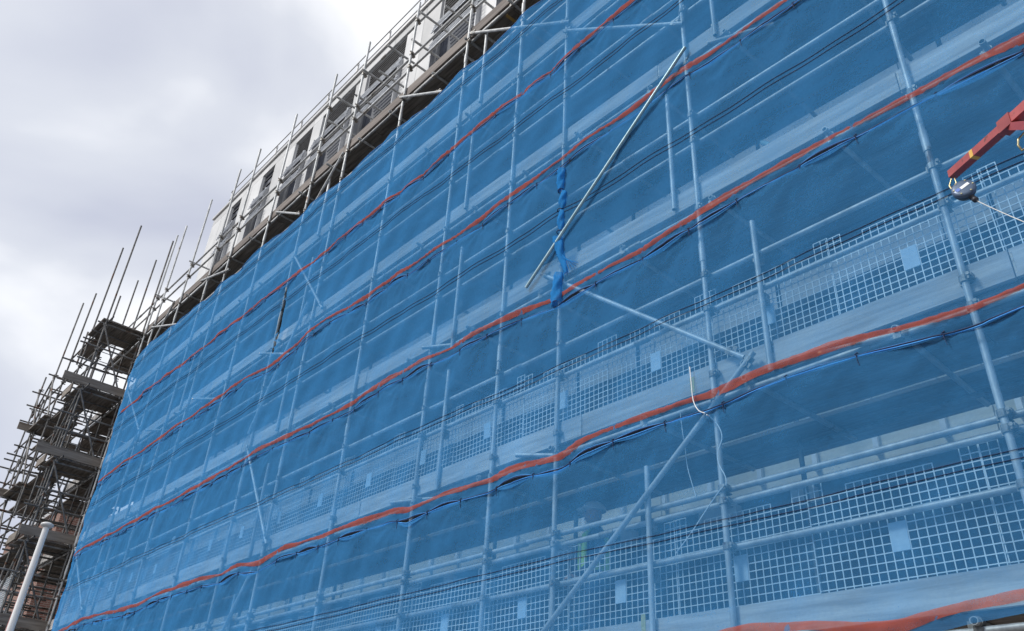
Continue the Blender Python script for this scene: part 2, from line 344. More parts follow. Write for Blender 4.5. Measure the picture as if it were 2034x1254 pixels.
for x in XS:
    top = TIPS.get(x, 14.0)
    b = MB(); lean = random.uniform(-0.015, 0.015)
    b.tube((x, 0, -1.48), (x, 0, 4.55), n=12); b.tube((x+lean*0.3, 0, 4.556), (x+lean, 0, 10.6 if x not in (-3.54,) else 10.7), n=12); b.tube((x+lean, 0, 10.606), (x+lean*0.6, 0, top), n=12)
    for zz in (4.55, 10.6): b.tube((x+lean*0.4, 0, zz-0.1), (x+lean*0.4, 0, zz+0.1), 0.0305, 12, False)
    st = sp(b, 'standard', M['tube'])
    b = MB(); b.box(x-0.075, -0.075, -1.478, x+0.075, 0.075, -1.47); q = b.build('base_plate', M['clip']); q.parent = st
    if x > 1.0 : continue
    zs = [z for z, k in RAILS] + [ledz(k) for k in range(6)] + [TOP[1]-0.12, 13.2]
    if x > -0.5: zs = zs[:6]
    for x_, dzz in ((-19.58, 0.95), (-21.95, 0.95)):
        if x == x_:
            b = MB(); b.tube((x+.05, -0.1, TOP[5]+dzz), (x+.05, 1.35, TOP[5]+dzz)); sp(b, 'guard_rail', M['tube'])
    for z in zs:
        if z > 13 and x < -13: continue
        q = put('coupler', CM, st, (x+random.uniform(-.003,.003), 0, z)); q.rotation_euler = (0, 0, random.choice((0, 0, 0.15, -0.1))); ncoup += 1
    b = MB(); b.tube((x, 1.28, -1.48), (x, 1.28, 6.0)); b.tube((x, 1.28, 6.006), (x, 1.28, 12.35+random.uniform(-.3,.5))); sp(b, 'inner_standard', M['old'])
def run(z, y, name, x0=XL, x1=XR, seg=6.2, r=0.0242, ph=None):
    x = x1 - (random.uniform(0, 3) if ph is None else ph); xs = [x1]
    while x > x0 + 1: xs.append(x); x -= seg
    xs.append(x0)
    for i in range(len(xs)-1):
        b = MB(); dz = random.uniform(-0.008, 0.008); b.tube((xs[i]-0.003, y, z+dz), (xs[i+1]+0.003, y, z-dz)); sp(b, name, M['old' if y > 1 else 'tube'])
        if i: 
            b = MB(); b.tube((xs[i]-0.08, y, z+dz), (xs[i]+0.08, y, z+dz), 0.03, 10, False); sp(b, 'sleeve', M['clip'])
for k in range(6):
    run(ledz(k), 0.05, 'ledger'); run(ledz(k), 1.33, 'ledger')
for z, k in RAILS:
    run(z, 0.05, 'guard_rail', x0=(XL if k == 5 else -22.4))
run(13.2, 0.05, 'ledger', x0=-12.5); 
run(TOP[5]+0.9, 1.22, 'guard_rail', x0=-20, x1=-6)
# transoms with open ends towards the street
for k in range(6):
    x = 1.4
    while x > XL + 0.2:
        z = ledz(k) + 0.0485; y0 = -0.075 + random.uniform(-0.005, 0.08); y1 = 1.6 + random.uniform(0, .12)
        b = MB(); b.tube((x, y0, z), (x + random.uniform(-.05,.05), y1, z), n=12); t = sp(b, 'transom', M['tube'])
        if x < -0.8 and x > -22: put('clip', RM, t, (x, 0.05, z))
        x -= random.uniform(0.95, 1.3)
for x in (-8.3, -9.35, -10.46, -11.35, -12.4):
    b = MB(); b.tube((x, -0.09, 13.2-0.05), (x, 1.35, 13.15)); sp(b, 'transom', M['tube'])
    b = MB(); b.tube((x-0.3, -0.02, 12.75-0.05), (x-0.3, 1.2, 12.72)); sp(b, 'transom', M['tube'])
# tubes that stick out sideways below the decks
for (xa, za, xb, zb) in ((-7.85,3.17+2.0,-7.35,5.03),(-13.2,7.1,-12.6,6.85),(-16.2,7.15,-15.6,6.95),(-5.9,3.17,-5.6,3.08),(-8.1,3.15,-7.7,3.12),(-18.8,7.2,-18.1,7.0),(-2.55,3.08,-1.95,3.10),(-3.2,7.05,-2.8,6.95)):
    b = MB(); b.tube((xa, -0.075, za), (xb+0.25, 0.12, zb)); sp(b, 'tie_tube', M['tube'])
# toe boards
for k in range(6):
    x = XR
    while x > XL:
        ln = 3.9 if x < XR else random.uniform(1.5, 3.9); xe = max(x-ln, XL)
        b = MB(); dz = random.uniform(-0.006, 0.004); b.box(xe+0.004, 0.030, deck(k)+0.002, x-0.004, 0.068, TOP[k]+dz)
        o = sp(b, 'toe_board', M['toe' if k < 5 else 'toeold'])
        bb = MB(); bb.box(xe+0.004, 0.0285, deck(k)+0.03, xe+0.02, 0.0299, TOP[k]-0.03); q = bb.build('end_band', M['clip']); q.parent = o
        x = xe
# deck boards
nb = 0
for k in range(6):
    gapA = 0.10 if k == 1 else 0.004
    ys = [0.075 + 0.2225*i for i in range(4)]; ys += [ys[-1] + 0.2185 + gapA + 0.2225*i for i in range(3)]
    for r_, y in enumerate(ys):
        x = XR - random.choice((0, 1.3, 2.6)) 
        seg = [XR, x] if x < XR else [XR]
        while seg[-1] > XL: seg.append(max(seg[-1]-3.9, XL))
        for i in range(len(seg)-1):
            b = MB(); dz = random.uniform(-0.004, 0.0); dy = random.uniform(-.002, .002)
            b.box(seg[i+1]+0.004, y+dy, deck(k)-0.038+dz, seg[i]-0.004, y+dy+0.2185, deck(k)+dz)
            sp(b, 'scaffold_board', M['board']); nb += 1
# guard posts (short standards)
for x, z0, z1 in ((-3.82,5.22,6.8),(-3.0,3.13,4.62),(-4.28,1.05,2.66),(-7.32,3.15,4.68),(-7.31,4.98,6.54),(-7.34,7.23,8.7),(-7.25,9.24,10.8),(-11.93,3.15,4.65),(-11.93,5.22,6.3),(-11.97,7.25,8.7),(-12.0,9.24,10.75),(-3.15,7.2,8.7),(-12.1,1.1,2.65),(-18.6,5.1,6.5),(-16.1,1.1,2.6),(-19.0,3.1,4.6),(-17.1,7.2,8.6)):
    b = MB(); b.tube((x, 0.0, z0), (x, 0.0, z1), n=12); p = sp(b, 'guard_post', M['tube'])
    for dz in (0.25, 0.72, 1.13):
        if z0+dz < z1-0.05: put('clip', RM, p, (x, 0.05, z0+dz))
# diagonal braces on the outside of the standards
BR_ = [(-5.41,9.20,-3.50,7.66),(-5.66,5.3,-3.19,3.3),(-3.10,3.32,-6.7,0.42),(-12.86,5.19,-11.31,3.24),(-12.76,9.12,-11.07,7.18),(-11.68,7.57,-12.93,5.43),(-11.53,3.03,-12.9,1.1),
       (-21.61,9.18,-19.45,7.4),(-19.5,7.3,-21.6,5.25),(-21.61,5.0,-19.47,3.31),(-19.5,3.2,-21.6,1.2),(-9.65,11.5-.4,-8.26,10.2),(-7.65,11.1,-5.3,9.3),(-18.17,11.45-.4,-16.3,10.5),(-21.34,11.0,-18.7,10.03),(-14.28,11.05,-12.95,10.25),(-11.54,11.0,-12.5,10.05),(-19.9,11.22,-21.4,9.4)]
for i, (xa, za, xb, zb) in enumerate(BR_):
    b = MB(); b.tube((xa, -0.0495, za), (xb, -0.0495, zb), n=12); o = sp(b, 'brace', M['tube'])
    d = Vector((xb-xa, 0, zb-za)).normalized()
    for s_, (xx, zz) in ((1, (xa, za)), (-1, (xb, zb))):
        q = put('clip', RM, o, (xx + d.x*0.12*s_, -0.045, zz + d.z*0.12*s_)); q.rotation_euler = (0, math.atan2(d.x, d.z), 0)
b = MB(); b.tube((-2.96, 0.3, 5.74), (-2.78, 0.1, 5.45)); sp(b, 'tie_tube', M['palet'])
b = MB(); b.tube((-3.42, -0.17, 7.10), (-5.80, -0.15, 5.13), 0.0185, n=12); sp(b, 'brace', M['palet'], 'bare pale brace in front of the netting')
for i in range(3):
    b = MB(); b.tube((-6.9-0.55*i, 0.1, 11.0), (-6.8-0.55*i, 1.2, 10.93)); sp(b, 'beam', M['ybrown' if i == 0 else 'tube'])

# ------------------------------------------------------------------ debris nets
RED = {2:[(-22.6,2.98),(-20.48,2.987),(-18.83,3.067),(-17.24,3.005),(-16.07,2.96),(-15.08,3.021),(-14.14,3.038),(-13.22,3.022),(-12.54,2.974),(-11.96,3.032),(-11.34,2.959),(-11.04,3.011),(-10.58,3.046),(-10.03,3.021),(-9.47,3.014),(-8.75,3.024),(-8.01,3.029),(-7.65,2.952),(-7.32,2.984),(-6.92,3.009),(-6.58,2.991),(-6.22,2.966),(-6.02,3.001),(-5.72,3.005),(-5.22,2.967),(-4.96,3.035),(-4.64,3.058),(-4.34,3.055),(-4.05,3.064),(-3.78,3.061),(-3.52,3.036),(-3.28,3.056),(-3.06,3.083),(-2.84,3.091),(-2.45,3.099),(-2.16,3.07),(-1.86,3.03),(-1.46,2.99),(-1.12,3.026),(0,3.06),(1.8,3.0)],
 3:[(-22.6,4.72),(-21.53,4.704),(-20.54,4.816),(-18.83,4.823),(-17.53,4.805),(-16.39,4.841),(-15.31,4.824),(-14.31,4.86),(-13.57,4.865),(-12.89,4.888),(-12.24,4.911),(-11.45,4.893),(-10.93,4.881),(-10.49,4.854),(-9.88,4.873),(-9.34,4.845),(-8.49,4.941),(-8.0,4.909),(-7.69,4.928),(-7.24,4.887),(-6.89,4.917),(-6.56,4.906),(-6.2,4.883),(-5.89,4.868),(-5.38,4.804),(-5.01,4.825),(-4.55,4.858),(-4.19,4.847),(-3.7,4.888),(-3.27,4.9),(-3.03,4.931),(-2.54,4.947),(-2.15,4.93),(-1.66,4.941),(-1.19,4.952),(-0.64,4.911),(1.8,4.9)],
 4:[(-22.6,6.5),(-21.53,6.499),(-20.07,6.594),(-18.3,6.613),(-17.0,6.65),(-16.04,6.64),(-14.34,6.65),(-13.45,6.686),(-12.56,6.594),(-11.86,6.63),(-11.24,6.755),(-10.64,6.759),(-9.87,6.694),(-9.36,6.666),(-8.72,6.721),(-8.18,6.681),(-7.6,6.698),(-6.84,6.698),(-6.21,6.749),(-5.28,6.757),(-4.68,6.81),(-4.27,6.80),(-3.84,6.87),(-3.44,6.878),(-3.19,6.842),(-2.61,6.869),(-2.28,6.844),(1.8,6.82)],
 5:[(-22.6,8.38),(-21.6,8.38),(-19.68,8.48),(-17.77,8.42),(-16.17,8.417),(-14.76,8.46),(-13.87,8.437),(-12.57,8.404),(-10.37,8.464),(-9.3,8.451),(-8.14,8.434),(-7.75,8.491),(-7.05,8.523),(-5.7,8.518),(-5.28,8.511),(-5.06,8.575),(-4.22,8.6),(1.8,8.6)],
 1:[(-22.6,1.17),(-12,1.2),(-6,1.16),(-3.29,1.215),(-2.91,1.187),(-2.57,1.13),(-2.31,1.114),(-2.09,1.154),(-1.9,1.18),(-1.59,1.201),(1.8,1.2)]}
TOPN = [(-22.6,10.05),(-21.8,10.1),(-20.56,10.19),(-18.88,10.11),(-17.4,10.05),(-16.74,9.93),(-16.34,10.13),(-15.24,9.97),(-14.45,10.15),(-13.28,10.02),(-12.45,10.16),(-11.3,10.02),(-10.9,10.0),(-9.65,10.17),(-8.6,10.02),(-7.75,10.18),(-6.95,10.07),(-6.3,10.2),(-5.5,10.06),(-4.5,10.04),(-3.5,10.2),(-2.2,10.05),(-1.4,10.2),(0.2,10.1),(1.8,10.2)]
def smooth_line(pts, x):
    p = np.array(pts); xi = np.linspace(-22.6, 1.8, 1400); zi = np.interp(xi, p[:,0], p[:,1])
    k = np.hanning(13); k /= k.sum(); zi = np.convolve(np.pad(zi, 6, 'edge'), k, 'valid'); return np.interp(x, xi, zi)
def redz(k, x): return smooth_line(RED[k], x) + 0.004*np.sin(x*9+k) 
DROP = {1: 0.095, 2: 0.125, 3: 0.11, 4: 0.115, 5: 0.06}
TIES = {}
for k in range(1, 7):
    xs = []; x = 1.7 + rng.uniform(-.2, .2)
    while x > -21.7:
        xs.append(x); x -= rng.uniform(0.50, 0.64) if k < 6 else 0.9
    TIES[k] = np.array(xs[::-1]); 
AMP = {k: rng.uniform(0.1, 1.15, len(TIES[k])+1) for k in TIES}
def seam(k, x):
    return redz(k, x) - DROP[k] if k < 6 else smooth_line(TOPN, x)
def fest(k, x):     # 0 at ties, 1 halfway
    t = TIES[k]; i = np.clip(np.searchsorted(t, x), 1, len(t)-1); u = np.clip((x - t[i-1])/(t[i]-t[i-1]), 0, 1)
    return np.sin(np.pi*u)**0.8 * AMP[k][i], u, i
def left_edge(z): return -21.25 - 0.075*(z-3.0) + 0.05*np.sin(z*5.1) + 0.03*np.sin(z*13)
def net_y(k, x, z, zb, zt):
    y = -0.112 + 0.016*np.sin(x*1.7+k) * np.sin(z*1.9+x*0.4) + 0.009*np.sin(x*4.3+z*2.7+k*2) + 0.005*np.sin(x*9.1-z*6.3+k)
    for kk, d, sgn in ((k, z-zb, 1), (k+1, zt-z, 1)):
        if kk > 6: continue
        f, u, i = fest(kk, x); t = TIES[kk]; xt = np.where(u < 0.5, t[i-1], t[i])
        y += -0.030*f*np.exp(-d/0.16) + 0.010*np.exp(-d/0.10)
        dx = x - xt; rr = np.sqrt(dx*dx + d*d) + 1e-3; ang = np.arctan2(dx, d)
        y += 0.011*np.cos(ang*11 + xt*3)*np.exp(-rr/0.30)*np.minimum(1, rr/0.06)
    return np.minimum(y, -0.083)
NET_LABELS = {1: ('lowest tier of blue debris netting, over the bottom row of white mesh guards', 'lowest'),
 2: ('second tier of blue netting from the bottom, covering the upper row of mesh guards', ''),
 3: ('middle tier of blue debris netting, gathered and wound round a standard beside the bare brace', ''),
 4: ('fourth tier of blue netting, just under the top tier, slit at a far standard', ''),
 5: ('top tier of blue debris netting with scalloped upper edge hung from the standards', '')}
SLIT = {4: (-12.60, 6.85, 8.25, 0.06)}
ccol = {}
for k in range(1, 6):
    root = tag(empty('debris_net', (-10, -0.11, float(seam(k, np.array([-10.0]))[0]))), NET_LABELS[k][0], 'netting', 'tiers of blue debris netting on the scaffold')
    INV = Matrix.Translation(root.location).inverted()
    def npart(mb_or_me, name, mt=None):
        o = mb_or_me.build(name, mt) if isinstance(mb_or_me, MB) else put(name, mb_or_me); o.parent = root; o.matrix_parent_inverse = INV; return o
    U = np.concatenate([np.linspace(0, 1, 470)**1.0]); nz = 34
    V = np.linspace(0, 1, nz); V = 0.5 - 0.5*np.cos(np.pi*V)*(1) ; V = 0.55*V + 0.45*np.linspace(0, 1, nz)
    zmid = float(seam(k, np.array([-21.4]))[0])
    X = np.zeros((nz, len(U))); Z = np.zeros_like(X)
    for j, v in enumerate(V):
        zz = (seam(k, np.array([-21.4])) * (1-v) + seam(k+1, np.array([-21.4]))*v)[0]
        xl = left_edge(zz); x = xl + (1.75 - xl)*U
        b_ = seam(k, x) + 0.023*fest(k, x)[0]*(k > 1); t_ = seam(k+1, x) - (0.020*fest(k+1, x)[0] if k < 5 else 0)
        X[j] = x; Z[j] = b_*(1-v) + t_*v
    ZB = np.tile(Z[0], (nz, 1)); ZT = np.tile(Z[-1], (nz, 1))
    Y = net_y(k, X, Z, ZB, ZT)
    Y += 0.09*np.clip(1-(X-X[:, :1])/0.16, 0, 1)**2       # left edge curls back round the last standard
    keep = np.ones((nz-1, len(U)-1), bool)
    if k in SLIT:
        xs_, z0, z1, hw = SLIT[k]; tt = np.clip((Z-z0)/(z1-z0), 0, 1); width = hw*np.sin(np.pi*tt)
        dx = X-xs_; push = np.sign(dx)*width*np.exp(-(np.abs(dx)/0.25)**2)*((Z > z0) & (Z < z1))
        X = X+push
        Y += 0.03*np.exp(-(np.abs(dx)/0.12)**2)*((Z > z0) & (Z < z1))*0.8
        j = int(np.argmin(np.abs(X[nz//2]-push[nz//2]-xs_))); inside = ((Z > z0) & (Z < z1))
        cx = (dx[:-1, :-1] < 0) & (dx[:-1, 1:] >= 0)
        keep &= ~(cx & inside[:-1, :-1])
    n_u = len(U); idx = np.arange(nz*n_u).reshape(nz, n_u)
    F = np.stack([idx[:-1,:-1], idx[:-1,1:], idx[1:,1:], idx[1:,:-1]], -1)[keep]
    me = bpy.data.meshes.new('net_sheet'); me.from_pydata(np.stack([X.ravel(), Y.ravel(), Z.ravel()], -1).tolist(), [], F.tolist())
    me.materials.append(M['net']); me.polygons.foreach_set('use_smooth', [True]*len(me.polygons)); me.update()
    npart(me, 'net_sheet')
    # red band along the lower hem
    xx = np.linspace(-21.25, 1.7, 620); rz = redz(k, xx); wd = 0.030 + 0.008*np.sin(xx*2.3+k) + 0.006*np.sin(xx*7.1) 
    tier = k if k > 1 else 1
    zb = seam(k, xx); zt = seam(k+1, xx)
    rows = []
    for s_ in (-1, -0.3, 0.4, 1):
        z_ = rz + s_*wd; y_ = net_y(k, xx, z_, zb, zt) - 0.006 - 0.006*np.cos(s_*1.5)*(1+np.sin(xx*5+k))
        rows.append(np.stack([xx, y_, z_], -1))
    P_ = np.concatenate(rows); n_ = len(xx); fs = [(r*n_+i, r*n_+i+1, (r+1)*n_+i+1, (r+1)*n_+i) for r in range(3) for i in range(n_-1)]
    me = bpy.data.meshes.new('red_band'); me.from_pydata(P_.tolist(), [], fs); me.materials.append(M['band']); me.polygons.foreach_set('use_smooth', [True]*len(fs)); me.update()
    npart(me, 'red_band')
    # woven-in eyelet lines across the middle of the sheet
    xx = np.linspace(-21.5, 1.7, 300)
    for dz in (0.0, 0.055):
        z_ = (TOP[k-1] + 0.50 + dz if k < 5 else 9.78+dz) + 0.008*np.sin(xx*0.9+k) + (0.05 if k==1 else 0) +0.03*np.exp(-((xx+5.4)/0.4)**2)*(k == 3)
        y_ = net_y(k, xx, z_, seam(k, xx), seam(k+1, xx)) - 0.004
        b = MB(); b.path(np.stack([xx, y_, z_], -1).tolist(), 0.0030, 4); npart(b, 'reinforcing_line', M['cord'])
    # hems: dark line painting in the shaded gap, and bright folded edge at the lower seam
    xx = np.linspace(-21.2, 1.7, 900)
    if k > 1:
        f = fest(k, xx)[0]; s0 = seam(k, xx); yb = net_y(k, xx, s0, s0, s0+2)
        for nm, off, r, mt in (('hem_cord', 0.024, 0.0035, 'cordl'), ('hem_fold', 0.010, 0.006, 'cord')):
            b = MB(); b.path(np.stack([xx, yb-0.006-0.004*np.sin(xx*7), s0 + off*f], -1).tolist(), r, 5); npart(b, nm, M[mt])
    if k < 5:
        f = fest(k+1, xx)[0]; s1 = seam(k+1, xx); yb = net_y(k+1, xx, s1, s1, s1+2)
        b = MB(); b.path(np.stack([xx, yb-0.004, s1 - 0.021*f - 0.006], -1).tolist(), 0.0055, 5); npart(b, 'top_hem', M['cordl'])
        # doubled-over strip of net below the top hem
        rows = []
        for o_ in (0.021, 0.06):
            rows.append(np.stack([xx, yb-0.003, s1 - o_*f - (0.012 if o_ > 0.05 else 0)], -1))
        P_ = np.concatenate(rows); n_ = len(xx); fs = [(i, i+1, n_+i+1, n_+i) for i in range(n_-1)]
        me = bpy.data.meshes.new('hem_flap'); me.from_pydata(P_.tolist(), [], fs); me.materials.append(M['net']); me.polygons.foreach_set('use_smooth', [True]*len(fs)); me.update(); npart(me, 'hem_flap')
    else:
        s1 = seam(6, xx); b = MB(); b.path(np.stack([xx, net_y(5, xx, s1, s1-1.7, s1), s1], -1).tolist(), 0.007, 5); npart(b, 'top_hem', M['cordl'])
    # lacing ties
    tm = ccol.get('tie')
    if tm is None:
        b = MB(); b.path([(0.012,-0.004,0.022),(-0.006,-0.012,0.008),(0.006,-0.012,-0.006),(-0.004,0.0,-0.024)], 0.006, 5); b.path([(0,-0.01,0),(0.005,-0.012,-0.05),(0.012,-0.01,-0.085)], 0.0028, 4)
        tm = ccol['tie'] = b.mesh('tie', M['cord'])
    tx = TIES[k]; tx = tx[(tx > -20.9) & (tx < 0.5)]
    if k > 1:
        s0 = seam(k, tx); yy = net_y(k, tx, s0, s0, s0+2)
        for a_, b_, c_ in zip(tx, yy, s0):
            o = put('tie', tm, None, (float(a_), float(b_)-0.004, float(c_))); o.parent = root; o.matrix_parent_inverse = INV
    if k == 3:      # net wound round the standard in lumps, then a twisted hanging tail
        xs_ = -5.31
        def lump(pts, rr, nm='gathered_net'):
            b = MB(); n = 14; vs = []; fs = []
            for i, p in enumerate(pts):
                for q in range(n):
                    a_ = 2*math.pi*q/n; r_ = rr[i]*(1 + 0.22*math.sin(3*a_+i*0.9) + 0.12*math.sin(7*a_-i*1.7))
                    vs.append((p[0]+r_*math.cos(a_), p[1]+r_*math.sin(a_)*0.8, p[2]))
            for i in range(len(pts)-1): fs += [(i*n+q, i*n+(q+1) % n, (i+1)*n+(q+1) % n, (i+1)*n+q) for q in range(n)]
            b.add(vs, fs, True); npart(b, nm, M['netdense'])
        def sweep(z0, z1, x0, x1, r0, rmid, r1, n=14):
            pts = []; rr = []
            for i in range(n):
                t_ = i/(n-1); pts.append((x0+(x1-x0)*t_+0.008*math.sin(t_*9), -0.125, z0+(z1-z0)*t_)); rr.append((r0*(1-t_)+r1*t_) + (rmid-0.5*(r0+r1))*math.sin(math.pi*t_))
            return pts, rr
        lump(*sweep(6.60, 6.28, xs_, xs_, 0.045, 0.050, 0.040)); lump(*sweep(6.24, 5.98, xs_+0.05, xs_+0.035, 0.02, 0.05, 0.015)); lump(*sweep(5.97, 5.68, xs_+0.02, xs_+0.02, 0.02, 0.045, 0.02))
        lump(*sweep(5.60, 5.05, xs_-0.04, xs_+0.12, 0.06, 0.045, 0.02)); lump(*sweep(5.10, 4.72, xs_+0.0, xs_-0.02, 0.05, 0.06, 0.07))
        for q in range(7):   # stretched pleats fanning from the knot
            zq = 5.52-0.03*q
            b = MB(); b.path([(xs_-0.02, -0.14, zq), (xs_+0.06+0.02*q, -0.135, 5.3-0.02*q), (xs_+0.10+0.035*q, -0.135, 5.0+0.015*q)], [0.007, 0.005, 0.003], 5); npart(b, 'pleat', M['netdense'])
        for z_ in (6.26, 5.97, 5.66):
            b = MB(); b.path([(xs_+0.04*math.cos(a_*0.7), -0.11+0.045*math.sin(a_*0.7)-0.0, z_+0.002*a_) for a_ in range(10)], 0.006, 5); npart(b, 'tie_wrap', M['cord'])

# ------------------------------------------------------------------ mesh brick guards
def guard_mesh():
    cw, ch = 0.0605, 0.0575; nx = 20; x0 = -nx*cw/2; t = 0.0032; b = MB(); zbase = -0.20
    rows = 16; tops = []
    for i in range(nx):      # number of cells high in each column: corner tabs, low shoulders, raised centre
        tops.append(17 if i in (0, 1, nx-2, nx-1) else (16 if 5 <= i < 15 else 15))
    H = lambda j: zbase + j*ch
    def bar(xa, za, xb, zb):
        b.box(min(xa, xb)-t, -0.003, min(za, zb)-t, max(xa, xb)+t, 0.003, max(za, zb)+t)
    # one connected lattice: nodes and bars from shared vertices, front and back faces plus rims
    vid = {}; vs = []; fs = []
    def v(x, z, s):
        k = (round(x, 5), round(z, 5), s)
        if k not in vid: vid[k] = len(vs); vs.append((x, -0.003 if s == 0 else 0.003, z))
        return vid[k]
    def quad(xa, za, xb, zb):
        fs.append((v(xa,za,0), v(xb,za,0), v(xb,zb,0), v(xa,zb,0))); fs.append((v(xa,za,1), v(xa,zb,1), v(xb,zb,1), v(xb,za,1)))
    cells = {(i, j) for i in range(nx) for j in range(tops[i])}
    nodes = {(i+a, j+c) for i, j in cells for a in (0,1) for c in (0,1)}
    hb = {(i, j+a) for i, j in cells for a in (0,1)}; vb = {(i+a, j) for i, j in cells for a in (0,1)}
    X = lambda i: x0 + i*cw
    def jx(j): return 0.0
    for i, j in nodes: quad(X(i)-t, H(j)-t, X(i)+t, H(j)+t)
    for i, j in hb: quad(X(i)+t, H(j)-t, X(i+1)-t, H(j)+t)
    for i, j in vb: quad(X(i)-t, H(j)+t, X(i)+t, H(j+1)-t)
    for i, j in cells:     # hole rims
        a, b_, c, d = X(i)+t, X(i+1)-t, H(j)+t, H(j+1)-t
        q = [(a,c),(b_,c),(b_,d),(a,d)]
        for m_ in range(4):
            p, r = q[m_], q[(m_+1) % 4]; fs.append((v(*p,0), v(*r,0), v(*r,1), v(*p,1)))
    me = bpy.data.meshes.new('brick_guard'); me.from_pydata(vs, [], fs); me.materials.append(M['plastic']); me.update(); return me
GM = guard_mesh()
pb = MB(); pb.box(-0.058, -0.008, 0.20, 0.058, -0.0045, 0.39); PM = pb.mesh('name_plate', M['plate'])
ORD = ['first','second','third','fourth','fifth','sixth','seventh','eighth','ninth','tenth','eleventh','twelfth','thirteenth','fourteenth','fifteenth','sixteenth','seventeenth','eighteenth']
for lv, xc0, zt in ((0, -1.10, TOP[0]), (1, -0.62, TOP[1])):
    n = 0; x = xc0
    while x > -21.3:
        g = put('brick_guard', GM, None, (x, 0.105 + 0.012*(n % 2), zt + random.uniform(-.012, .012) - 0.0*lv)); g.rotation_euler = (random.uniform(-.02,.02), random.uniform(-.012, .012), random.uniform(-.015,.015))
        which = ORD[n] if n < 18 else 'farthest'
        tag(g, '%s white mesh guard from the right in the %s row, behind blue netting' % (which, 'lower' if lv == 0 else 'upper'), 'mesh guard', 'white mesh guards in the %s row' % ('lower' if lv == 0 else 'upper'))
        put('name_plate', PM, g)
        x -= 1.2; n += 1

# ------------------------------------------------------------------ stair tower at the far end
tw = tag(empty('stair_tower', (-23.4, -0.5, -1.48)), 'unnetted scaffold stair tower with ladders and boarded landings at the far left end', 'scaffold')
INT = Matrix.Translation(tw.location).inverted()
def tp(mb, name, mt):
    o = mb.build(name, mt); o.parent = tw; o.matrix_parent_inverse = INT; return o
YF = -0.98
for x, y, zt in ((-22.3,YF,14.5),(-23.7,YF,14.4),(-25.2,YF,13.4),(-26.7,YF,13.7),(-22.35,0.02,14.5),(-23.75,0.05,14.5),(-25.2,0.05,14.4),(-26.9,0.0,13.0),(-22.5,1.3,12),(-24.0,1.3,12.2),(-25.3,1.3,11.5),(-24.4,-0.45,13.2),(-28.2,YF,11.5),(-28.2,0.3,11.0),(-22.9,YF+0.05,10.0)):
    b = MB(); b.tube((x, y, -1.48), (x, y, 5)); b.tube((x, y, 5.004), (x, y, zt)); st = tp(b, 'standard', M['old'])
    for z in [ledz(k) for k in range(6)] + [ledz(k)+1.2 for k in range(6)]:
        if z < min(zt-0.3, 11.4): put('coupler', CM, st, (x, y, z))
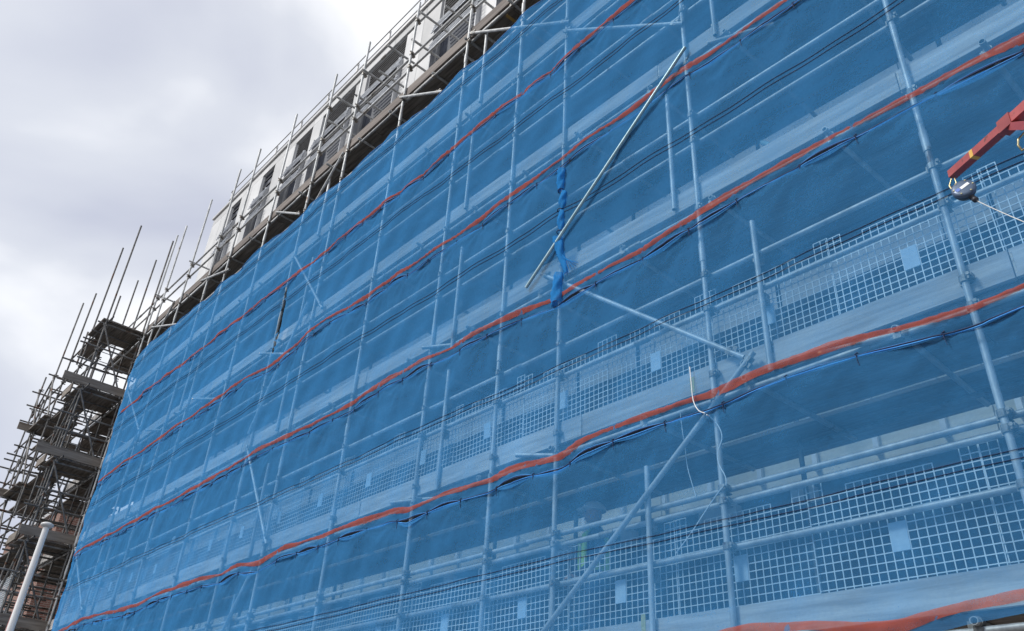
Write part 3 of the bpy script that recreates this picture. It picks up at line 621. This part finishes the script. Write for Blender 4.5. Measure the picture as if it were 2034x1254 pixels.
for k in range(6):
    z = ledz(k) + (0.15 if k == 5 else 0.05)
    hz = 0 if k < 5 else 1
    for y in (YF+0.05, 0.0, 1.3):
        b = MB(); b.tube((-21.9 if y != 0 else -22.2, y, z), (-28.7+random.uniform(-.5,.3) if k < 5 else -25.4, y, z)); tp(b, 'ledger', M['old'])
    for dz in (0.75, 1.2):
        if k < 5:
            b = MB(); b.tube((-22.0, YF+0.05, z+dz), (-27.6-random.uniform(0,1.2), YF+0.05, z+dz)); tp(b, 'guard_rail', M['old'])
        for x in (-22.25, -23.65, -25.15, -26.75, -28.2):
            if k == 5: continue
            b = MB(); b.tube((x-0.05, YF-random.uniform(.1,.5), z+dz+0.04), (x-0.05, 0.35+random.uniform(0,.3), z+dz+0.04)); tp(b, 'guard_rail', M['old'])
    for x in (-22.36, -23.0, -23.64, -25.25, -25.8, -26.64, -28.1):
        if k == 5 and x < -25: continue
        b = MB(); b.tube((x, YF-0.12-random.uniform(0,.15), z-0.05), (x, 1.5, z-0.05)); tp(b, 'transom', M['old'])
    # landings
    zl = z + 0.03
    for xa, xb, ya, yb_ in ((-23.6,-22.28,YF-0.1,0.25), (-26.7,-25.15,YF-0.15,-0.1), (-25.3,-23.5,0.1,1.6), (-23.45,-22.2,0.45,1.75), (-25.1,-23.75,YF+0.1,-0.35), (-27.2,-25.5,0.3,1.75), (-28.4,-27.0,-0.6,0.4)):
        if k == 5 and xa < -26: continue
        n_ = int((yb_-ya)/0.225)
        for q in range(n_):
            b = MB(); yy = ya+q*0.2255; b.box(xa-random.uniform(0,.08), yy, zl, xb+random.uniform(0,.03), yy+0.22, zl+0.038); tp(b, 'scaffold_board', M['board'])
    if k < 5:
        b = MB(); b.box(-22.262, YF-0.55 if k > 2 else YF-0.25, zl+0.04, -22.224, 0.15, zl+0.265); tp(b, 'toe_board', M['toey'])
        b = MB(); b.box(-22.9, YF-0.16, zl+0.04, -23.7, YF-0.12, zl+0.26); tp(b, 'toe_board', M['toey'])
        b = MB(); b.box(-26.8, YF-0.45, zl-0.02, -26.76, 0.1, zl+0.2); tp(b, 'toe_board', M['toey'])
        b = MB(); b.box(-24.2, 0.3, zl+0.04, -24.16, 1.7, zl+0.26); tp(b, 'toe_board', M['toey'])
    if k < 5:
        for q in range(9):
            x = random.uniform(-28.5, -22.6); y = random.choice((YF, 0.05, 0.6, 1.3)); zz = ledz(k)+random.uniform(0, 1.9)
            b = MB()
            if q % 3 == 0: b.tube((x, y, zz), (x+random.uniform(-1.4,1.4), y, zz+random.uniform(.8,1.6)))
            elif q % 3 == 1: b.tube((x, YF-random.uniform(0,.3), zz), (x, 1.5, zz+random.uniform(-.05,.05)))
            else: b.tube((x, y, zz-1.0), (x, y, zz+1.2))
            tp(b, 'spare_tube', M['old'])
        # face braces and ladder up to the next landing
        b = MB(); b.tube((-22.25, YF-0.06, ledz(k)+2.0), (-22.25, -0.02, ledz(k)+0.05)); tp(b, 'brace', M['old'])
        b = MB(); b.tube((-23.7 if k % 2 else -25.2, YF-0.05, ledz(k)+0.1), (-22.3 if k % 2 else -26.7, YF-0.05, ledz(k)+1.95)); tp(b, 'brace', M['old'])
        b = MB(); b.tube((-26.7 if k % 2 else -28.2, YF-0.05, ledz(k)+1.95), (-25.2 if k % 2 else -26.7, YF-0.05, ledz(k)+0.1)); tp(b, 'brace', M['old'])
        lad = MB(); ya_, yb2 = -0.55, -0.15; xb_, xt_ = -24.9, -24.1
        for yy in (ya_, yb2): lad.tube((xb_, yy, zl+0.05), (xt_, yy, zl+2.7), 0.02, 6, False)
        lo = tp(lad, 'ladder', M['silver'])
        for q in range(10):
            t_ = (q+0.5)/10; rb = MB(); rb.tube((xb_+(xt_-xb_)*t_, ya_, zl+0.05+2.65*t_), (xb_+(xt_-xb_)*t_, yb2, zl+0.05+2.65*t_), 0.012, 5, False); ro = rb.build('rung', M['silver']); ro.parent = lo
for k in range(0, 1):
    g = put('brick_guard', GM, None, (-22.2, -0.55, TOP[0]+0.15)); g.rotation_euler = (0, 0, math.radians(90)); tag(g, 'dark seen white mesh guard on the bare stair tower beside the netting, nearer one', 'mesh guard', 'mesh guards on the stair tower')
    put('name_plate', PM, g)
    g = put('brick_guard', GM, None, (-23.0, YF-0.02, TOP[1]+0.15)); tag(g, 'white mesh guard on the front of the stair tower, above the other tower guard', 'mesh guard', 'mesh guards on the stair tower')
    put('name_plate', PM, g)

# brick building beyond the tower
bb = tag(empty('brick_building', (-34, 6, -1.6)), 'orange brick building seen in gaps through the far stair tower', 'building')
w = MB(); w.box(-44, 2.4, -1.6, -35.6, 12, 9.6); o = w.build('wall', M['brick']); o.parent = bb; o.matrix_parent_inverse = Matrix.Translation(bb.location).inverted()
w = MB(); w.box(-44.1, 2.3, 9.6, -35.5, 12.1, 9.75); o = w.build('parapet_capping', M['cap']); o.parent = bb; o.matrix_parent_inverse = Matrix.Translation(bb.location).inverted()
for a in (-42.5, -40.0, -37.6):
    for z in (1.2, 4.4, 7.2):
        w = MB(); w.box(a, 2.37, z, a+1.1, 2.395, z+1.4); o = w.build('window', M['glass']); o.parent = bb; o.matrix_parent_inverse = Matrix.Translation(bb.location).inverted()

# ------------------------------------------------------------------ flag pole with limp flag
px, py_ = -12.72, 2.61-5.244
fp = tag(empty('flag_pole', (px, py_, -1.48)), 'slender white flag pole with round cap in front of the far stair tower', 'flag pole')
b = MB(); b.tube((0,0,0), (0,0,4.60), 0.056, 16, False, 0.040); o = b.build('pole', M['pole']); o.parent = fp
b = MB(); n = 20
vs = []; prof = [(0.038,4.60),(0.070,4.612),(0.085,4.630),(0.082,4.65),(0.05,4.668),(0.0,4.673)]
for r_, z in prof: vs += [(r_*math.cos(2*math.pi*i/n), r_*math.sin(2*math.pi*i/n), z) for i in range(n)]
b.add(vs, [(q*n+i, q*n+(i+1) % n, (q+1)*n+(i+1) % n, (q+1)*n+i) for q in range(len(prof)-1) for i in range(n)], True); o = b.build('cap', M['pole']); o.parent = fp
fl = empty('flag', (px-0.09, py_+0.02, 2.6)); tag(fl, 'limp pale flag with a pink stripe hanging folded against the white pole', 'flag')
for nm, dx, mt in (('cloth', 0.0, 'flag'), ('stripe', -0.07, 'flagr')):
    b = MB(); nn, mm = 22, 14; vs = []
    for j in range(mm):
        v_ = j/(mm-1)
        for i in range(nn):
            u_ = i/(nn-1); w_ = (0.06+0.20*v_)*(1 if nm == 'cloth' else 0.3)
            vs.append((dx*0.6*v_ + (u_-0.5)*w_ - 0.05 + (0.0 if nm=='cloth' else 0.14*v_), 0.03*math.sin(u_*14+v_*2)*(0.5+v_) - (0.02 if nm != 'cloth' else 0), 0.0 - 1.15*v_ + 0.08*u_))
    b.add(vs, [(j*nn+i, j*nn+i+1, (j+1)*nn+i+1, (j+1)*nn+i) for j in range(mm-1) for i in range(nn-1)], True); o = b.build(nm, M[mt]); o.parent = fl

# ------------------------------------------------------------------ red davit arm and fall arrester
F_ = 1633.323
def ray(pxx, pyy): return (fw + rt*((pxx-1017)/F_) - up*((pyy-627)/F_))
def at(pxx, pyy, y):
    d = ray(pxx, pyy); t = (y+5.244)/d.y; return Vector((d.x*t, y, d.z*t))
A0, A1 = at(1890, 348, -0.62), at(2003, 247, -0.86)
A2, A3 = A1 + (A1-A0).normalized()*2.2, None
da = tag(empty('davit_arm', A0), 'red steel davit arm with a yellow stripe reaching in at the right edge', 'davit arm')
INA = Matrix.Translation(A0).inverted()
def ap(mb, name, mt):
    o = mb.build(name, mt); o.parent = da; o.matrix_parent_inverse = INA; return o
def beam(p, q, w_, name, mt, h=None):
    d = (q-p).normalized(); s1 = d.cross(Vector((0,0,1))).normalized(); s2 = s1.cross(d); b = MB(); b.obox((p+q)/2, d*((q-p).length/2), s1*w_, s2*(h or w_)); return ap(b, name, M[mt]), d, s1, s2
def lathe(b, p, d, prof, n=16):
    a = d.orthogonal().normalized(); c_ = d.cross(a); vs = []
    for s_, r_ in prof: vs += [p + d*s_ + (a*math.cos(2*math.pi*i/n)+c_*math.sin(2*math.pi*i/n))*r_ for i in range(n)]
    b.add(vs, [(q*n+i, q*n+(i+1) % n, (q+1)*n+(i+1) % n, (q+1)*n+i) for q in range(len(prof)-1) for i in range(n)], True)
_, d, s1, s2 = beam(A0, A1, 0.026, 'lower_arm', 'red')
dl = (A1-A0)
beam(A0+dl*0.40, A0+dl*0.455, 0.0268, 'yellow_stripe', 'yellow')
hole = MB(); hole.tube(A0+dl*0.12-s1*0.0275+s2*0.006, A0+dl*0.12-s1*0.0260+s2*0.006, 0.007, 10, False); ap(hole, 'pin_hole', M['dark'])
beam(A1-d*0.045, A1+d*0.05, 0.036, 'knuckle', 'red', 0.042)
beam(A1+d*0.05, A2, 0.031, 'upper_arm', 'red')
B1 = A1 + d*0.02 - s2*0.03; B2 = at(2110, 246, -1.25); beam(B1, B1 + (B2-B1)*3.2, 0.023, 'strut', 'red')
mast_top = A2; 
b = MB(); b.tube((A2.x, A2.y, -1.48), (A2.x, A2.y, A2.z+0.1), 0.07, 14, False); ap(b, 'mast', M['red'])
for q in range(6):   # chain links at the knuckle
    b = MB(); c0 = A1 - s1*0.046 + d*(0.012*q-0.01) - s2*(0.013*q); b.path([c0 + s1*0.011*math.cos(t_)*(q % 2) + d*0.012*math.cos(t_)*(1-q % 2)*1 + s2*0.013*math.sin(t_) for t_ in [i*math.pi/5 for i in range(11)]], 0.0034, 5); ap(b, 'chain_link', M['zinc'])
b = MB(); hk = at(2027, 290, -0.84); b.path([hk+Vector((0,0,.05)), hk+Vector((-.01,0,.01)), hk+Vector((0,0,-.035)), hk+Vector((.025,0,-.03)), hk+Vector((.03,0,0))], 0.007, 6); b.path([A1-s1*.06+d*.06-s2*.07, hk+Vector((0,0,.05))], 0.006, 5); ap(b, 'hook', M['zinc'])
# arrester
H0 = at(1915, 378, -0.64)
fa = tag(empty('fall_arrester', H0), 'round grey blue retractable fall arrester hanging from the red arm tip', 'fall arrester')
INF = Matrix.Translation(H0).inverted()
def fpn(mb, name, mt):
    o = mb.build(name, mt); o.parent = fa; o.matrix_parent_inverse = INF; return o
e1 = at(1943, 397, -0.66); dd = (e1-H0).normalized()
view = -ray(1915, 378).normalized(); nrm = (view*0.72 + up*0.72 - rt*0.22).normalized()
q_ = 0.80
b = MB(); lathe(b, H0, nrm, [(-0.060*q_,0),(-0.060*q_,0.045*q_),(-0.052*q_,0.066*q_),(-0.020*q_,0.083*q_),(0.002,0.088*q_)], 28); fpn(b, 'lower_shell', M['dark'])
b = MB(); lathe(b, H0, nrm, [(0.002,0.0885*q_),(0.022*q_,0.088*q_),(0.032*q_,0.080*q_),(0.036*q_,0.060*q_),(0.037*q_,0.0)], 28); fpn(b, 'cover', M['housing'])
r1 = (rt - nrm*rt.dot(nrm)).normalized(); r2 = nrm.cross(r1)
for a_ in range(6):
    b = MB(); c_ = H0+nrm*0.035*q_+(r1*math.cos(a_*1.047)+r2*math.sin(a_*1.047))*0.070*q_; b.tube(c_-nrm*0.003, c_+nrm*0.004, 0.005, 6, False); fpn(b, 'screw', M['zinc'])
b = MB(); b.obox(H0+nrm*0.031+r1*0.010+r2*0.004, (r1*0.9+r2*0.35)*0.030, (r2*0.9-r1*0.35)*0.011, nrm*0.0008); fpn(b, 'white_label', M['label'])
b = MB(); b.obox(H0+nrm*0.0305-r1*0.034+r2*-0.010, (r1*0.9+r2*0.35)*0.013, (r2*0.9-r1*0.35)*0.013, nrm*0.0008); fpn(b, 'blue_label', M['labelb'])
b = MB(); lathe(b, H0+dd*0.055-nrm*0.02, dd, [(0,0.018),(0.024,0.018),(0.026,0.012),(0.038,0.012),(0.040,0.018),(0.060,0.018),(0.064,0.007),(0.08,0.005)], 14); fpn(b, 'cable_outlet', M['dark'])
b = MB(); tipp = A0 + d*0.0; b.path([H0 - r1*0.055, (H0-r1*0.07+tipp)/2 + Vector((-.015,0,0)), tipp + d*0.012, (H0-r1*0.045+tipp)/2 + Vector((.015,0,0.0)), H0 - r1*0.045], 0.0055, 6); fpn(b, 'snap_hook', M['zinc'])
b = MB(); c0 = H0+dd*0.13-nrm*0.02; c1 = at(2034, 441, -0.9); b.path([c0 + (c1-c0)*t_ - Vector((0,0,0.004*math.sin(math.pi*min(t_,1)))) for t_ in (0, .25, .5, .75, 1, 1.5, 2.2)], 0.0028, 6); fpn(b, 'lifeline', M['rope'])

# ------------------------------------------------------------------ loose white cable hanging by the second standard
def wireobj(pts, r, label, mt='wire'):
    b = MB(); P = [at(*p) for p in pts]; Q = []
    for i in range(len(P)-1):      # catmull-rom
        p0, p1, p2, p3 = P[max(i-1,0)], P[i], P[i+1], P[min(i+2, len(P)-1)]
        for s_ in range(6):
            t_ = s_/6; Q.append(0.5*((2*p1)+(-p0+p2)*t_+(2*p0-5*p1+4*p2-p3)*t_*t_+(-p0+3*p1-3*p2+p3)*t_**3))
    Q.append(P[-1]); b.path(Q, r, 6); tag(b.build('cable', M[mt]), label, 'cable')
wireobj([(1370,729,-.17),(1373,760,-.17),(1377,795,-.17),(1387,815,-.18),(1400,821,-.17)], 0.0048, 'short bright white cable end hooked over the net seam above the brace end')
wireobj([(1404,824,-.14),(1417,834,-.06),(1430,852,-.055),(1434,872,-.055),(1426,898,-.055),(1428,922,-.055),(1440,945,-.055),(1442,962,-.05),(1430,974,-.04),(1405,1010,.0),(1372,1060,.02),(1342,1100,.04)], 0.0042, 'long white cable curling down beside the second thick standard')
wireobj([(1351,820,-.07),(1356,860,-.06),(1361,890,.0),(1366,930,.02),(1382,985,.02)], 0.0035, 'thin pale cable hanging straight left of the second thick standard')
for (a, c_, l) in ((1375, 765, 'small faded yellow tag on the toe board left of the second thick standard'), (1278, 1240, 'small faded yellow tag on the lowest toe board beside the short post')):
    P = at(a, c_, 0.027); b = MB(); b.box(P.x-0.022, 0.0262, P.z-0.075, P.x+0.022, 0.0282, P.z+0.075); tag(b.build('tag', M['tag']), l, 'tag')

# ------------------------------------------------------------------ worker behind the lower guards
wk = tag(empty('person', (-5.85, 1.02, deck(0))), 'person in a white helmet and green hi-vis braces standing behind the lower mesh guards', 'person')
wk.rotation_euler = (0, 0, math.radians(-35))
def skin_body(name, joints, edges, root, mt):
    me = bpy.data.meshes.new(name); me.from_pydata([j[0] for j in joints], edges, []); o = put(name, me, wk)
    md = o.modifiers.new('skin', 'SKIN'); sv = me.skin_vertices[0].data
    for i, j in enumerate(joints): sv[i].radius = (j[1], j[2] if len(j) > 2 else j[1]); sv[i].use_root = (i == root)
    o.modifiers.new('sub', 'SUBSURF').levels = 2; o.modifiers['sub'].render_levels = 2; me.materials.append(mt); return o
J = [((0,0,0.95),.15,.11),((0,0,1.15),.14,.10),((0,0,1.36),.17,.11),((0,0,1.48),.07,.06),((0,0.01,1.56),.055),
     ((.19,0,1.42),.06),((.25,.02,1.16),.048),((.22,-.16,.98),.038),((.20,-.22,.94),.03),
     ((-.19,0,1.42),.06),((-.26,.03,1.16),.048),((-.24,-.14,.98),.038),((-.22,-.20,.94),.03),
     ((.10,0,.86),.10),((.11,-.02,.48),.07),((.11,.02,.1),.05),((.11,-.12,.03),.045),
     ((-.10,0,.86),.10),((-.12,.03,.48),.07),((-.12,.04,.1),.05),((-.12,-.10,.03),.045)]
E_ = [(0,1),(1,2),(2,3),(3,4),(2,5),(5,6),(6,7),(7,8),(2,9),(9,10),(10,11),(11,12),(0,13),(13,14),(14,15),(15,16),(0,17),(17,18),(18,19),(19,20)]
skin_body('body', J, E_, 0, M['cloth'])
def ell(c_, r_, name, mt, par, zcut=None, n=20, mrows=14):
    b = MB(); vs = []
    for j in range(mrows+1):
        th = math.pi*j/mrows
        for i in range(n):
            p = [c_[0]+r_[0]*math.sin(th)*math.cos(2*math.pi*i/n), c_[1]+r_[1]*math.sin(th)*math.sin(2*math.pi*i/n), c_[2]+r_[2]*math.cos(th)]
            if zcut is not None: p[2] = max(p[2], zcut)
            vs.append(p)
    b.add(vs, [(j*n+i, (j+1)*n+i, (j+1)*n+(i+1) % n, j*n+(i+1) % n) for j in range(mrows) for i in range(n)], True); o = b.build(name, mt); o.parent = par; return o
hd = ell((0,-0.01,1.64), (.075,.095,.115), 'head', M['skin'], wk)
ell((0,-0.108,1.63), (.014,.02,.02), 'nose', M['skin'], hd); ell((.03,-0.098,1.655), (.012,.008,.008), 'eye', M['dark'], hd); ell((-.03,-0.098,1.655), (.012,.008,.008), 'eye', M['dark'], hd)
ell((0,-0.098,1.585), (.025,.008,.006), 'mouth', M['red'], hd); ell((.078,0,1.63), (.012,.02,.03), 'ear', M['skin'], hd); ell((-.078,0,1.63), (.012,.02,.03), 'ear', M['skin'], hd)
hm = ell((0,0,1.68), (.115,.135,.105), 'helmet', M['helmet'], wk, 1.675); ell((0,-0.06,1.68), (.10,.13,.012), 'peak', M['helmet'], hm)
for sx in (-1, 1):
    b = MB(); b.path([(.10*sx,-.12,1.0),(.105*sx,-.125,1.2),(.11*sx,-.12,1.38),(.10*sx,-.02,1.50),(.11*sx,.10,1.40),(.10*sx,.115,1.2),(.10*sx,.11,1.0)], 0.030, 8); o = b.build('hi_vis_strip', M['hivis']); o.parent = wk
b = MB(); n = 24; b.add([((.165)*math.cos(2*math.pi*i/n), .13*math.sin(2*math.pi*i/n), z) for z in (1.02, 1.09) for i in range(n)], [(i, (i+1) % n, n+(i+1) % n, n+i) for i in range(n)], True); o = b.build('hi_vis_belt', M['hivis']); o.parent = wk
for sx in (-1, 1):       # hands with fingers
    b = MB(); hx, hy, hz = (.195*sx, -.25, .92)
    b.obox((hx, hy, hz), (.038,0,0), (0,.045,-.012), (0,.004,.014))
    o = b.build('hand', M['skin']); o.parent = wk
    for q in range(4):
        fb = MB(); fx = hx-.03+.02*q; ln = (.03,.036,.034,.026)[q]; fb.path([(fx,hy-.035,hz+.006),(fx,hy-.035-ln,hz),(fx,hy-.04-ln*1.3,hz-.03)], [.010,.009,.007], 7); f_ = fb.build('finger', M['skin']); f_.parent = o
    fb = MB(); fb.path([(hx-.03*sx,hy+.02,hz),(hx-.055*sx,hy-.01,hz-.01),(hx-.05*sx,hy-.04,hz-.02)], [.012,.010,.008], 7); f_ = fb.build('thumb', M['skin']); f_.parent = o
print('boards', nb, 'couplers', ncoup, 'objects', len(bpy.data.objects))
